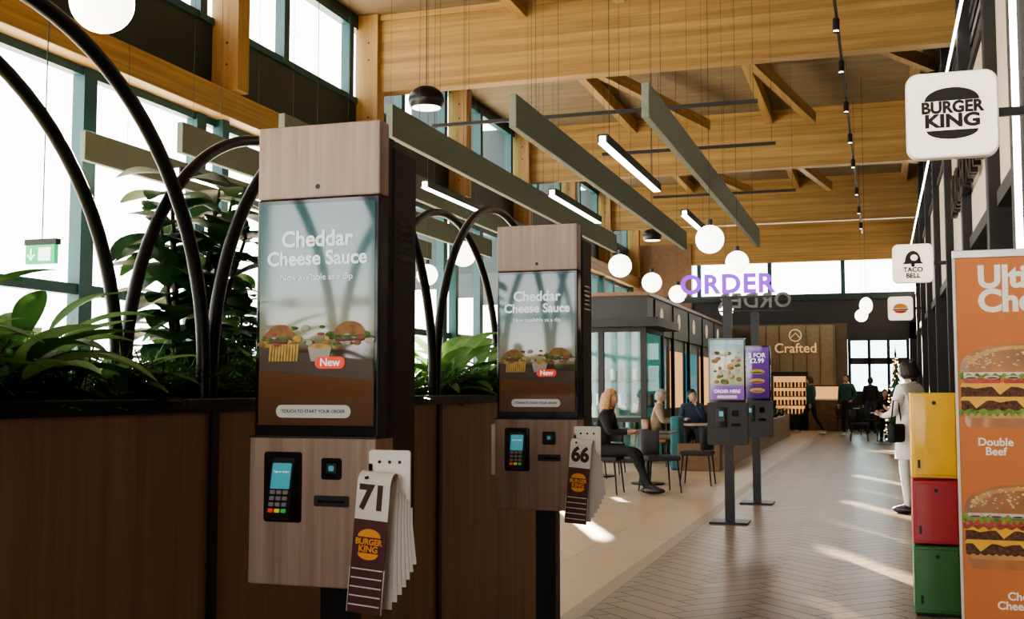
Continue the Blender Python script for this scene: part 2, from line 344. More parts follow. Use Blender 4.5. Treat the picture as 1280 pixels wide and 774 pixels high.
def leaf(b,base,d,L,Wd,droop,m,fold=.25,seg=7,pw=.8):
    d=Vector(d).normalized(); p=Vector(base); side=d.cross(Vector((0,0,1)))
    if side.length<.05: side=Vector((1,0,0))
    side.normalize(); vs=[];fs=[]
    for i in range(seg+1):
        t=i/seg; wv=Wd*math.sin(math.pi*min(1,(t*.93+.03))**pw)*.5
        up=side.cross(d).normalized()
        vs+= [p-side*wv+up*wv*fold,p.copy(),p+side*wv+up*wv*fold]
        p=p+d*(L/seg); d=(d+Vector((0,0,-droop/seg))).normalized()
    for i in range(seg):
        a=i*3; fs+=[(a,a+1,a+4,a+3),(a+1,a+2,a+5,a+4)]
    b.add(vs,fs,m,True)
def rubber(seed):
    random.seed(seed); b=B('rubber_plant')
    for s in range(8):
        ax=random.uniform(-.10,.10); ay=random.uniform(-.22,.22); H=random.uniform(.55,.92)
        b.tube([(ax*t*1.4,ay*t*1.4,H*t) for t in (0,.25,.5,.75,1)],[.012,.011,.009,.008,.005],STEM,6)
        for k in range(23):
            t=.2+.8*k/22; a=k*2.4+s; e=random.uniform(-.1,.7)
            leaf(b,(ax*t*1.4,ay*t*1.4,H*t),(math.cos(a),math.sin(a),e),random.uniform(.15,.24),random.uniform(.095,.135),random.uniform(.4,1.2),random.choice([GREEND,GREEND,GREEND,GREENM]),.15,8,1.0)
    return b.mesh()
def broad(seed,hs=1.0):
    random.seed(seed); b=B('broadleaf_plant')
    for k in range(26):
        a=k*2.4+random.uniform(-.3,.3); e=random.uniform(.8,2.8); L=random.uniform(.10,.28)*hs
        p=Vector((0,0,0)); d=Vector((math.cos(a),math.sin(a),e)).normalized(); q_=p+d*L
        b.tube([p,p+d*L*.5,q_],[.006,.005,.003],GREENM,5)
        leaf(b,q_,(math.cos(a),math.sin(a),e*.4),random.uniform(.24,.36),random.uniform(.07,.105),random.uniform(.7,1.3),random.choice([GREENL,GREENL,GREENL,GREENM]),.35,10)
    return b.mesh()
def fern(seed):
    random.seed(seed); b=B('fern')
    for k in range(24):
        a=k*2.4; e=random.uniform(.9,2.8); L=random.uniform(.20,.34); d=Vector((math.cos(a),math.sin(a),e)).normalized(); p=Vector((random.uniform(-.03,.03),random.uniform(-.03,.03),0)); pts=[p.copy()]
        mt=random.choice([GREENM,GREEND,GREENM])
        for i in range(14):
            p=p+d*L/14; d=(d+Vector((0,0,-.085))).normalized(); pts.append(p.copy())
            sd=d.cross(Vector((0,0,1))).normalized(); wl=.065*math.sin(math.pi*(i+1.5)/16)
            for s in (-1,1): leaf(b,p,sd*s+d*.5+Vector((0,0,.1)),wl,.016,.3,mt,.1,2)
        b.tube(pts,.0025,STEM,4)
    return b.mesh()
def grass(seed):
    random.seed(seed); b=B('grass_tuft')
    for k in range(80):
        a=random.uniform(0,6.28); e=random.uniform(1.4,4)
        leaf(b,(random.uniform(-.08,.08),random.uniform(-.1,.1),0),(math.cos(a),math.sin(a),e),random.uniform(.14,.30),.010,random.uniform(.4,1.3),random.choice([GREENL,GREENM,GREENM]),.1,4)
    return b.mesh()
ferns=[fern(i) for i in range(3)]; gr=[grass(i+20) for i in range(2)]; rb=[rubber(5),rubber(9)]; bd=[broad(3),broad(4)]; bt=broad(8,1.5)
random.seed(3)
y=posts[0]+.15;i=0
while y<posts[-1]-.1:
    inst(ferns[i%3],'fern',(-2.03+random.uniform(-.03,.04),y,1.23),random.uniform(0,6),random.uniform(.75,.95))
    inst(gr[i%2],'grass_tuft',(-2.20+random.uniform(-.03,.06),y+.1,1.23),random.uniform(0,6),random.uniform(.9,1.2))
    y+=.16; i+=1
inst(rb[0],'rubber_plant',(-2.28,3.35,1.22),0,1.0); inst(rb[1],'rubber_plant',(-2.28,3.75,1.22),1,.65)
for x,y in ((-2.18,1.85),(-2.2,2.1),(-2.2,2.45)): inst(bt,'broadleaf_plant',(x,y,1.22),random.uniform(0,6),.85)
for x,y,s in ((-2.12,1.85,1.0),(-2.05,2.2,.95),(-2.15,2.72,.8),(-2.12,1.5,1.0),(-2.05,3.65,.8),(-2.1,5.15,1.0),(-2.12,5.45,1.1),(-2.05,5.75,1.0),(-2.05,6.1,.8),(-2.1,.6,1)):
    inst(random.choice(bd),'broadleaf_plant',(x,y,1.22),random.uniform(0,6),s)
# ---------------------------------------------------------------- ordering kiosks
SCR=RampZ('kiosk_screen_image',[(0,(.07,.032,.017)),(.24,(.11,.055,.028)),(.27,(.05,.028,.02)),(.34,(.055,.035,.025)),(.37,(.18,.145,.09)),(.5,(.19,.20,.16)),(.7,(.085,.155,.16)),(1,(.03,.08,.09))],1.25,1.85,es=.40)
TXW=M('screen_white',(.45,.48,.47),.8,es=1.0,ecol=(.75,.82,.80),spec=0); RED=M('red_button',(.70,.06,.03),.5,es=.5); PILL=M('pill_white',(.45,.45,.42),.5,es=.3)
LET=M('img_lettuce',(.08,.13,.04),.5,es=.15,var=.5,scale=60,spec=.1); BUN=M('img_bun',(.24,.13,.06),.5,es=.2,var=.3,scale=40,spec=.1); YEL=M('img_cheese',(.38,.25,.08),.5,es=.25,var=.3,scale=50,spec=.1)
TOM=M('img_tomato',(.24,.045,.02),.5,es=.12); PAT=M('img_patty',(.10,.035,.015),.5,var=.4,scale=70,es=.02); BOWL=M('img_bowl',(.30,.27,.23),.5,es=.2)
MAR=M('tag_maroon',(.085,.018,.02),.5); TAGW=M('tag_white',(.74,.73,.70),.5); TEALS=M('terminal_screen',(.05,.20,.24),.2,es=.6,ecol=(.08,.4,.5)); GRNB=M('key_green',(.05,.5,.12),.4,es=.4); YLB=M('key_yellow',(.8,.6,.05),.4,es=.3)
BKR=M('logo_red',(.65,.04,.02),.5); BKO=M('logo_orange',(.85,.36,.05),.5); BRNT=M('text_brown',(.05,.015,.01),.5)
M_KEY=M('keys_grey',(.25,.25,.26),.5)
def half(cx,cz,rx,rz,top=True,n=18):
    s=1 if top else -1
    return [(cx+rx*math.cos(math.pi*i/n),cz+s*rz*math.sin(math.pi*i/n)) for i in range(n+1)]
def kiosk(name,num,loc,leftplate=False):
    b=B(name); w=.182
    b.box((-w,.0,1.866),(w,.06,2.065),KW,.004)
    b.box((-w+.004,.05,1.0),(w-.004,.10,2.03),BLACKM)
    b.box((-w+.02,.09,.86),(w,.25,2.01),BLACKM,.006)
    b.box((-w,.0,1.225),(w,.06,1.865),GLOSSB,.004)
    b.box((-w+.012,-.0015,1.255),(w-.012,.002,1.850),SCR)
    b.box((-w-.006,-.012,.835),(w,.10,1.224),KW,.004)
    b.box((-w-.006,-.0125,1.221),(w,.1,1.227),BLACKM)
    b.cyl((0,-.001,1.895),(0,.01,1.895),.007,BLACKM,14)
    b.box((-.05,.252,1.2),(.1,.254,1.7),M_KEY); 
    for k in range(6): b.box((w,.12,1.80-k*.02),(w+.001,.22,1.808-k*.02),GLOSSB)
    y=-.0025
    b.ftext('Cheddar',.060,TXW,-.0,y-.0006,1.752,ext=.0004,bold=.0014); b.ftext('Cheese Sauce',.053,TXW,-.0,y-.0006,1.700,ext=.0004,bold=.0013)
    b.ftext('Now available as a dip',.024,TXW,0,y-.0006,1.65,ext=.0003)
    random.seed(4)
    b.prism([(-.168,1.40),(.168,1.375),(.168,1.425),(-.168,1.462)],y-.0002,y,BRN)
    for k in range(60): 
        x=random.uniform(-.16,.16); z=1.475+random.uniform(-.012,.05)*(1-abs(x)*3.4)
        b.ell((x,y-.0002*(k%5),z),(random.uniform(.008,.018),.0010,random.uniform(.004,.010)),random.choice([LET,LET,YEL,BUN,TOM,BOWL]),9,5)
    b.prism(half(-.105,1.49,.042,.034),y-.0016,y,BUN); b.prism(half(.10,1.495,.045,.036),y-.0016,y,BUN)
    b.ell((-.105,y,1.487),(.046,.0018,.006),LET,14,5); b.ell((.10,y,1.492),(.048,.0018,.006),LET,14,5)
    b.ell((-.105,y,1.478),(.042,.002,.007),PAT,14,5); b.ell((.10,y,1.482),(.044,.002,.007),PAT,14,5)
    b.prism([(-.012,1.425),(.038,1.425),(.048,1.462),(-.022,1.462)],y-.0020,y,BOWL); b.ell((.013,y,1.463),(.035,.0024,.009),YEL,18,8)
    for k in range(10):
        x=-.14+k*.009; b.prism([(x,1.425),(x+.006,1.425),(x+.010,1.47),(x+.003,1.473)],y-.0014,y,YEL)
    b.rrect(-.0,1.405,.088,1.437,.0155,y-.0028,y,RED); b.ftext('New',.030,TXW,.044,y-.0032,1.421,ext=.0003,bold=.0004)
    b.rrect(-.115,1.275,.105,1.309,.0165,y-.001,y,PILL); b.ftext('TOUCH TO START YOUR ORDER',.0125,BLACKM,-.005,y-.0014,1.292,ext=.0002,bold=.0002)
    y=-.013
    b.rrect(-.142,1.0,-.03,1.185,.008,y-.001,y+.01,GLOSSB); 
    T=Matrix.Translation((-.082,y-.004,1.085))@Matrix.Rotation(R(-12),4,'X')
    b.rrect(-.035,-.078,.035,.082,.012,-.02,.004,BLACK,T); b.rrect(-.028,.0,.028,.068,.004,-.0215,-.02,TEALS,T)
    b.ftext('Tap or insert',.0085,TXW,0,-.022,.045,T,ext=.0001)
    for r_ in range(4):
        for c_ in range(3):
            b.rrect(-.026+c_*.019,-.014-r_*.016,-.012+c_*.019,-.004-r_*.016,.002,-.0235,-.0195,(M_KEY if r_<3 else (RED,YLB,GRNB)[c_]),T,3)
    b.rrect(.028,1.115,.086,1.171,.007,y-.002,y+.01,GLOSSB); b.rrect(.043,1.131,.072,1.157,.004,y-.004,y,BLACKM); b.rrect(.05,1.137,.065,1.151,.003,y-.0045,y,TEALS)
    b.rrect(.008,1.045,.108,1.073,.005,y-.003,y+.01,BLACKM); b.box((.02,y-.005,1.055),(.096,y,1.061),GLOSSB)
    b.rrect(-.045,.02,.045,.9,.01,.13,.2,BLACK); b.box((-.2,-.02,0),(.2,.36,.015),BLACK,.004)
    bx=.172
    b.rrect(bx,.955,bx+.115,1.195,.008,-.03,-.024,WHITE); b.box((bx-.0,-.03,1.03),(bx+.01,.03,1.16),WHITE)
    for a in range(3):
        for c_ in range(3): b.cyl((bx+.03+a*.028,-.0312,1.165-c_*.085),(bx+.03+a*.028,-.030,1.165-c_*.085),.0045,BLACKM,10)
    b.cyl((bx+.03,-.11,1.13),(bx+.03,-.02,1.13),.004,BLACK,8)
    def strip(x,yy,ztop,zbot,wd,mat,tilt,curl):
        T=Matrix.Translation((x,yy,ztop))@Matrix.Rotation(tilt,4,'Y')
        L=ztop-zbot; n=12; vs=[];fs=[]
        for i in range(n+1):
            t=i/n; yo=-curl*math.sin(min(1,t*2.2)*math.pi*.5)+curl*.3*t
            vs+=[(-wd/2,yo,-L*t),(wd/2,yo,-L*t),(-wd/2,yo+.0015,-L*t),(wd/2,yo+.0015,-L*t)]
        for i in range(n):
            a=i*4; c=a+4; fs+=[(a,c,c+1,a+1),(a+2,a+3,c+3,c+2),(a,a+2,c+2,c),(a+1,c+1,c+3,a+3)]
        b.add(vs,fs,mat,True,T)
    for k in range(7):
        strip(bx+.052+k*.006,-.050+k*.003,1.12-k*.012,.80+.018*k,.07,TAGW,R(1.5-1.2*k),.010)
    tx=bx+.052; tl=R(4.5)
    T=Matrix.Translation((tx,-.105,1.15))@Matrix.Rotation(tl,4,'Y')
    vs=[];fs=[]
    for i in range(13):
        a=math.pi*i/12
        for sx in (-.045,.045): vs.append((sx,.028-.028*math.cos(a),-.035+.028*math.sin(a)))
    for i in range(12): a=i*2; fs.append((a,a+2,a+3,a+1))
    b.add(vs,fs,TAGW,True,T)
    b.box((-.045,.056,-.30),(.045,.0575,-.035),TAGW,0,T)
    b.box((-.045,0,-.125),(.045,.002,-.035),TAGW,0,T)
    b.ftext(num,.082,BRNT,0,-.0012,-.072,T,ext=.0005,bold=.0036,wx=.92)
    b.box((-.045,-.001,-.245),(.045,.002,-.125),MAR,0,T)
    b.prism(half(0,-.167,.031,.020),-.0035,-.001,BKO,T); b.prism(half(0,-.207,.028,.016,False),-.0035,-.001,BKO,T)
    b.ftext('BURGER',.0205,BKO,0,-.004,-.179,T,ext=.0003,bold=.0008,wx=.95); b.ftext('KING',.022,BKO,0,-.004,-.197,T,ext=.0003,bold=.0008)
    for k in range(5):
        z=-.245-.022*k
        b.box((-.047+.0004*k,.001-.0008*k,z-.022),(.045,.002-.0006*k,z),MAR,0,T); b.box((-.043,-.0008*k-.0003,z-.004),(.041,.001-.0008*k,z-.001),TAGW,0,T)
        b.box((.0448,.0,z-.022),(.047,.004,z),TAGW,0,T); b.box((-.048,-.001,z-.022),(-.0465,.004,z),TAGW,0,T)
    if leftplate: b.box((-w-.025,-.005,.98),(-w-.006,.03,1.2),WHITE,.003)
    return b.build(loc)
kiosk('self_order_kiosk','71',(-1.428,2.70,0))
kiosk('self_order_kiosk','66',(-1.41,4.68,0),True)
ORD=M('neon_purple',(.16,.03,.5),.5,es=1.25,ecol=(.38,.05,1.0),spec=0); GREYS=M('sign_grey',(.12,.13,.13),.5)
SC2=RampZ('slim_screen',[(0,(.16,.07,.24)),(.22,(.18,.09,.3)),(.26,(.22,.29,.16)),(.6,(.32,.33,.26)),(1,(.10,.24,.28))],1.25,1.85,es=.55)
SC3=RampZ('slim_screen_purple',[(0,(.05,.02,.1)),(.5,(.08,.035,.17)),(1,(.12,.05,.22))],1.25,1.85,es=.55)
def slim(loc,variant):
    b=B('self_order_kiosk')
    b.box((-.19,-.17,0),(.19,.17,.025),BLACK,.006); b.rrect(-.045,.02,.045,2.28,.01,-.03,.05,BLACK)
    b.rrect(-.185,1.22,.185,1.87,.01,-.10,-.04,GLOSSB); b.box((-.17,-.103,1.245),(.17,-.1,1.85),SC2 if variant==0 else SC3)
    b.rrect(-.2,.79,.2,1.22,.02,-.12,.03,BLACKM); b.rrect(-.11,.97,.0,1.17,.008,-.125,-.118,GLOSSB); b.rrect(-.085,1.03,-.03,1.14,.006,-.14,-.12,BLACK); b.rrect(-.078,1.08,-.037,1.13,.003,-.142,-.139,TEALS)
    b.rrect(.05,1.08,.11,1.14,.006,-.125,-.118,GLOSSB); b.rrect(.04,.98,.13,1.01,.004,-.125,-.118,GLOSSB)
    y=-.1035
    if variant==0:
        random.seed(2)
        for k in range(46): b.ell((random.uniform(-.13,.13),y-.0002*(k%6),random.uniform(1.42,1.74)),(random.uniform(.012,.035),.001,random.uniform(.01,.03)),random.choice([LET,YEL,BOWL,BOWL,BUN]),10,6)
        b.ftext('ORDER HERE',.045,TXW,0,y-.002,1.33,ext=.0004,bold=.001); b.rrect(-.1,1.26,.1,1.29,.012,y-.001,y,PILL)
    else:
        b.ftext('2 FOR\n\u00a32.99',.075,TXW,.03,y-.002,1.72,ext=.0004,bold=.001)
        for k in range(3): b.ell((.03,y,1.56-k*.11),(.09,.001,.03),YEL,16,6); b.ell((.03,y-.001,1.55-k*.11),(.07,.001,.014),[LET,TOM,BUN][k],16,6); 
    b.box((-.44,-.02,2.285),(.44,.02,2.30),BLACK)
    if variant==0: b.ftext('ORDER',.27,ORD,0.0,-.03,2.42,ext=.015,bold=.008,sp=1.12)
    else:
        T=Matrix.Rotation(R(180),4,'Z'); b.ftext('ORDER',.25,GREYS,0,-.03,2.41,T,ext=.02,bold=.004,sp=1.1)
    b.build(loc)
slim((-1.48,11.68,0),0); slim((-1.42,13.75,0),1)
# ---------------------------------------------------------------- hanging fins, rails, lamps
for x in (-1.95,-3.2,-4.45,-5.62,-6.8,-8.0):
    q=B('acoustic_baffle'); q.box((x-.035,9.85,3.78),(x+.035,19.6,4.10),FIN,.006)
    for y in (10.6,15.1,18.8): q.cyl((x,y,4.1),(x,y,HR-.01),.0025,BLACKM,5)
    q.build()
for y,x0 in ((12.8,-5.2),(15.1,-3.6),(18.8,-3.6)):
    q=B('suspension_rail'); q.box((x0,y-.02,4.58),(-1.25,y+.02,4.62),BLACKM)
    for x in (x0+.1,-1.3): q.cyl((x,y,4.6),(x,y,HR-.01),.0025,BLACKM,5)
    q.build()
def ledbar(x,y0,y1,z=3.72):
    q=B('linear_pendant_light'); q.box((x-.05,y0,z),(x+.05,y1,z+.09),BLACKM); q.box((x-.042,y0-.003,z-.004),(x+.042,y1,z+.004),LED)
    q.box((x-.03,y0-.006,z+.01),(x+.03,y0,z+.07),LED)
    for y in (y0+.3,y1-.3): q.cyl((x,y,z+.09),(x,y,HR-.01),.0025,BLACKM,5)
    q.build()
ledbar(-2.5,10.5,13.3); ledbar(-2.5,15.3,17.3); ledbar(-3.78,13.2,15.6); ledbar(-5.05,12.2,14.0); ledbar(-5.05,16,18); ledbar(-7.35,10.6,12.6); ledbar(-6.3,11,13)
def globe(x,y,z,r=.15):
    q=B('globe_pendant_light'); q.ell((x,y,z),r,GLOBE,24,14); q.cyl((x,y,z+r*.95),(x,y,z+r+.06),.03,BLACKM,12); q.cyl((x,y,z+r+.05),(x,y,HR-.01),.003,BLACKM,5); q.build()
for p in ((-1.68,11.9,2.93),(-1.74,14.8,3.0),(-3.18,14.3,2.95),(-3.25,16.8,2.96),(-3.27,19.2,2.98),(-3.5,4.42,3.2),(-3.3,1.5,3.2),(-.4,28,3.1),(-3.0,23.5,3.0),(-6.0,14.6,2.95),(-4.9,16,2.95),(-4.6,12.3,2.93)): globe(*p)
def dome(x,y,z,r=.18):
    q=B('dome_pendant_lamp'); q.ell((x,y,z),(r,r,r*.8),BLACK,24,12,z0=-.55,z1=1); q.cyl((x,y,z-r*.44),(x,y,z-r*.42),r*.8,GLOBE,24); q.cyl((x,y,z+r*.8),(x,y,HR-.01),.005,BLACKM,6); q.build()
dome(-4.5,10.9,4.4,.19); dome(-4.2,21.8,4.35,.19)
q=B('track_light'); TX=-.45
q.box((TX-.02,14,6.25),(TX+.02,37,6.29),BLACKM)
for y in (15,17,19.5,22,24.5,28,31,34):
    q.cyl((TX,y,6.25),(TX,y,6.15),.012,BLACKM,8); q.cyl((TX,y+.03,6.16),(TX,y-.06,5.98),.045,BLACKM,14); q.cyl((TX,y-.06,5.982),(TX,y-.0605,5.978),.035,GLOBE,14)
for y in (14.2,20,26,32): q.cyl((TX,y,6.29),(TX,y,HR-.01),.004,BLACKM,5)
q.build()
q=B('exit_sign'); GR=M('exit_green',(.01,.35,.12),.4,es=1.2,ecol=(.02,.6,.2)); EXW=M('exit_white',(.8,.85,.82),.5,es=2.4)
u=(-5.40,6.25,2.2)
q.box((-.12,0,0),(.12,.04,.13),GR,.004); q.rrect(-.01,.02,.09,.11,.005,-.004,0,EXW); q.ftext('\u2193',.10,EXW,-.07,-.004,.06,ext=.001,bold=.002)
q.box((-.13,0,.13),(.13,.05,.17),BLACKM); q.cyl((0,.02,.17),(0,.02,HR-u[2]-.01),.004,BLACKM,6); q.build(u)
# ---------------------------------------------------------------- blade signs
LBX=M('lightbox_cream',(.9,.84,.74),.5,es=1.25,ecol=(1,.86,.68),var=.02); INK=M('ink_black',(.01,.01,.01),.6)
def blade(x,y,z,s,kind):
    q=B('hanging_shop_sign'); h=s/2
    q.rrect(-h,-h,h,h,.08*s/.6,-.06,.06,LBX,n=8); q.rrect(-h-.012,-h-.012,h+.012,h+.012,.09*s/.6,-.045,.045,WHITE,n=8)
    q.box((h,-.02,-.03),(XR-x-.12,.02,.03),BLACKM); yy=-.061
    if kind==0: 
        q.prism(half(0,.098,.185,.095),yy-.006,yy,INK); q.prism(half(0,-.118,.175,.065,False),yy-.006,yy,INK)
        q.ftext('BURGER',.116,INK,0,yy-.003,.046,ext=.003,bold=.0050,wx=.97); q.ftext('KING',.130,INK,0,yy-.003,-.053,ext=.003,bold=.0055,wx=1.2)
    elif kind==1:
        q.prism(half(0,.03,.12,.17)+[(-.16,-.01),(.16,-.01)],yy-.006,yy,INK); q.ell((0,yy-.004,-.03),(.03,.004,.03),INK,12,8)
        q.ell((.02,yy-.008,.09),(.055,.003,.05),LBX,14,8)
        q.ftext('TACO',.105,INK,0,yy-.003,-.105,ext=.003,bold=.004); q.ftext('BELL',.105,INK,0,yy-.003,-.2,ext=.003,bold=.004)
    else:
        q.prism(half(0,0,.18,.13),yy-.006,yy,BKO); q.prism(half(0,-.05,.16,.08,False),yy-.006,yy,BKR); q.box((-.2,yy-.006,-.045),(.2,yy,-.01),INK)
    q.build((x,y,z))
blade(.53,8.66,3.33,.6,0); blade(.53,19.1,3.36,.6,1); blade(.53,31,3.45,.6,2)
q=B('globe_pendant_light'); q.cyl((-.25,24,3.3),(-.25,24,7.78),.004,BLACKM,5); q.ell((-.25,24,3.05),(.13,.13,.17),GLOBE,16,10); q.build()
# ---------------------------------------------------------------- burger banner
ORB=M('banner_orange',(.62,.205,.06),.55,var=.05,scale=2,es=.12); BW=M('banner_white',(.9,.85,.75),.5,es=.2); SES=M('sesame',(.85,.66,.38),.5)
BUNB=M('banner_bun',(.46,.17,.035),.35,var=.3,scale=9,coat=.3); BUNH=M('banner_bun_light',(.70,.38,.12),.4,var=.2,scale=12); LETB=M('banner_lettuce',(.20,.34,.05),.5,var=.55,scale=45); TOMB=M('banner_tomato',(.52,.04,.015),.35,var=.25,scale=30); CHB=M('banner_cheese',(.95,.50,.03),.35,var=.1,scale=12); ONB=M('banner_onion',(.78,.62,.58),.4); PATB=M('banner_patty',(.13,.05,.022),.6,var=.75,scale=70); BAC=M('banner_bacon',(.35,.06,.03),.5,var=.5,scale=40); MAY=M('banner_mayo',(.85,.78,.62),.4)
def wavy(x0,x1,z0,z1,ab,at,nb,nt_,ph=0):
    k=60; rnd=random.Random(int(ph*100)+nb)
    top=[(x0+(x1-x0)*i/k,z1+at*math.sin(i*nt_*.1+ph)+rnd.uniform(-.3,.3)*at) for i in range(k+1)]; bot=[(x0+(x1-x0)*i/k,z0+ab*math.sin(i*nb*.1+ph*2)+rnd.uniform(-.3,.3)*ab) for i in range(k+1)]
    return bot+top[::-1]
def rounded(x0,x1,z0,z1,k=10):
    h=(z1-z0)/2; c=(z0+z1)/2
    return [(x1-h*.6+h*.6*math.cos(R(-90+180*i/k)),c+h*math.sin(R(-90+180*i/k))) for i in range(k+1)]+[(x0+h*.6+h*.6*math.cos(R(90+180*i/k)),c+h*math.sin(R(90+180*i/k))) for i in range(k+1)]
def burger(b,cx,z0,hw,y,kind):
    L=cx-hw; Rr=cx+hw; z=z0
    b.prism(rounded(L+.02,Rr-.02,z,z+.065),y-.001,y,BUNB); b.prism(rounded(L+.025,Rr-.025,z+.04,z+.07),y-.0014,y,BUNH); z+=.06
    def patty(z,ph): b.prism(wavy(L+.008,Rr-.008,z,z+.05,.004,.005,17,13,ph),y-.0018,y,PATB)
    def cheese(z,ph):
        pts=[(L+.012,z+.014),(Rr-.012,z+.014),(Rr-.003,z-.004)]
        k=5
        for i in range(k):
            xx=Rr-.02-(Rr-L-.04)*(i+.5)/k; pts+=[(xx+.045,z-.003),(xx,z-(.038 if (i+int(ph))%2==0 else .012)),(xx-.03,z-.003)]
        pts.append((L+.003,z-.004)); b.prism(pts,y-.0026-.0002*ph,y,CHB)
    def lettuce(z,ph,h=.035): b.prism(wavy(L-.008,Rr+.006,z,z+h,.010,.005,19,11,ph),y-.0034,y,LETB)
    def tomato(z): 
        for k in range(3): b.prism(rounded(L+.02+k*(2*hw-.04)/3,L+.01+(k+1)*(2*hw-.04)/3,z,z+.022),y-.0030,y,TOMB)
    def onion(z):
        for k in range(6): b.ell((L+.05+k*.085,y-.0036,z+.006),(.032,.0010,.008),ONB,14,6); b.ell((L+.05+k*.085,y-.0042,z+.004),(.022,.0010,.004),PATB,14,6)
    if kind==0:
        lettuce(z-.005,1,.022); patty(z+.01,1); z+=.06; cheese(z,0); patty(z+.008,2); z+=.06; cheese(z,1); z+=.012; tomato(z); onion(z+.02); lettuce(z+.022,3,.028); z+=.045
    else:
        patty(z,4); z+=.05; cheese(z,0); patty(z+.008,5); z+=.058; cheese(z,1); b.prism(wavy(L,Rr,z+.005,z+.024,.006,.006,12,15,1.3),y-.0029,y,BAC); z+=.022; tomato(z); lettuce(z+.012,6,.03); onion(z+.03); z+=.045
    b.prism(wavy(L+.02,Rr-.02,z-.006,z+.012,.006,.002,14,5,2.2),y-.0038,y,MAY)
    z+=.004; hb=.125
    b.prism([(cx+hw*.98*(1 if math.cos(math.pi*i/30)>0 else -1)*abs(math.cos(math.pi*i/30))**.8,z+hb*math.sin(math.pi*i/30)**.8) for i in range(31)],y-.0042,y,BUNB)
    b.prism([(cx-.01+hw*.82*math.cos(math.pi*i/24),z+.035+(hb-.045)*math.sin(math.pi*i/24)) for i in range(25)],y-.0045,y,BUNH)
    b.prism([(cx-.01+hw*.72*math.cos(math.pi*i/24),z+.03+(hb-.055)*math.sin(math.pi*i/24)) for i in range(25)],y-.0048,y,BUNB)
    rnd=random.Random(11+kind)
    for k in range(80):
        a=rnd.uniform(-.88,.88); t=rnd.uniform(.2,.94); xx=cx+hw*a; zz=z+hb*math.sqrt(max(0,1-a*a))*t
        b.ell((xx,y-.005,zz),(.0065,.0012,.004),SES,8,5)
q=B('promotional_banner'); bw=.85
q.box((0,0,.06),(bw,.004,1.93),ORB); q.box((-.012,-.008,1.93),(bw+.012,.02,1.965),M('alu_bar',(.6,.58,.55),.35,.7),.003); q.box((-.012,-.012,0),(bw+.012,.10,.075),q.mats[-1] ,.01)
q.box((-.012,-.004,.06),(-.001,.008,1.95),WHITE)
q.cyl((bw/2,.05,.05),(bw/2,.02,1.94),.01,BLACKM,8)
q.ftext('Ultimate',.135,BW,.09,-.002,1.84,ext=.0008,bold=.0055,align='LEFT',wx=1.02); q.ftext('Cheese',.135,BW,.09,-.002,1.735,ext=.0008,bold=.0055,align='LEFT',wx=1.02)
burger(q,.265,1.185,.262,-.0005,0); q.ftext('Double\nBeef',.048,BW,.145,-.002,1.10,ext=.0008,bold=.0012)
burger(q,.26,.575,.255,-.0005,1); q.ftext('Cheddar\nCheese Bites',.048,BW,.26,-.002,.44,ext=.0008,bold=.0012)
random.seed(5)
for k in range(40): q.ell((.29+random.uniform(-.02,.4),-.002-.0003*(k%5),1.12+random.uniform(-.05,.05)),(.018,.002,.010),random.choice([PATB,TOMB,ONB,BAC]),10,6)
q.build((.325,5.36,0))
q=B('stacked_storage_box')
for z0,z1,cc,nm in ((0.02,.42,(.02,.17,.03),'green'),(.43,.81,(.45,.015,.03),'red'),(.82,1.33,(.95,.56,.01),'yellow')):
    mt=M('box_'+nm,cc,.35,coat=.3); q.box((-.135,0,z0),(.135,.36,z1),mt,.008); q.box((-.118,-.008,z0+.02),(.118,0,z1-.02),mt,.003)
    q.cyl((.0,-.012,z1-.06),(0,-.005,z1-.06),.012,BLACK,12); q.box((-.10,-.012,z0+.06),(-.085,-.005,z0+.11),BLACK)
q.box((-.125,.01,0),(.125,.35,.02),BLACKM)
q.build((.30,7.25,0))
# ---------------------------------------------------------------- chairs, tables
LEATH=M('tan_leather',(.16,.075,.03),.5); DKF=M('dark_fabric',(.03,.03,.035),.8); TEF=M('teal_fabric',(.03,.13,.15),.8)
def chairmesh(up):
    b=B('dining_chair')
    b.box((-.22,-.22,.42),(.22,.22,.48),up,.02)
    vs=[];fs=[];n=12
    for i in range(n+1):
        a=R(200+140*i/n); 
        for z,rr in ((.5,.23),(.66,.25),(.82,.26)):
            vs.append((rr*math.cos(a),rr*math.sin(a)*1.0,z)); vs.append(((rr-.03)*math.cos(a),(rr-.03)*math.sin(a),z))
    for i in range(n):
        a=i*6;c=a+6
        fs+=[(a,a+2,c+2,c),(a+2,a+4,c+4,c+2),(a+1,c+1,c+3,a+3),(a+3,c+3,c+5,a+5),(a+4,a+5,c+5,c+4),(a,c,c+1,a+1)]
    fs+=[(0,1,3,2),(2,3,5,4),(n*6,n*6+2,n*6+3,n*6+1),(n*6+2,n*6+4,n*6+5,n*6+3)]
    b.add(vs,fs,up,True)
    for sx in (-1,1):
        for sy in (-1,1): b.tube([(sx*.18,sy*.18,.43),(sx*.22,sy*.22,0)],[.014,.010],BLACK,8)
        b.tube([(sx*.2,-.1,.43),(sx*.21,-.13,.55)],.01,BLACK,6)
    return b.mesh()
chd=chairmesh(DKF); chl=chairmesh(LEATH); cht=chairmesh(TEF)
def table(rnd=True):
    b=B('dining_table')
    if rnd: b.cyl((0,0,.72),(0,0,.75),.36,M('table_top',(.34,.24,.15),.35),32)
    else: b.box((-.38,-.38,.72),(.38,.38,.75),M('table_top2',(.05,.045,.04),.35),.006)
    b.cyl((0,0,.02),(0,0,.72),.03,BLACK,12); b.cyl((0,0,0),(0,0,.02),.24,BLACK,24); return b.mesh()
tr,ts=table(),table(False)
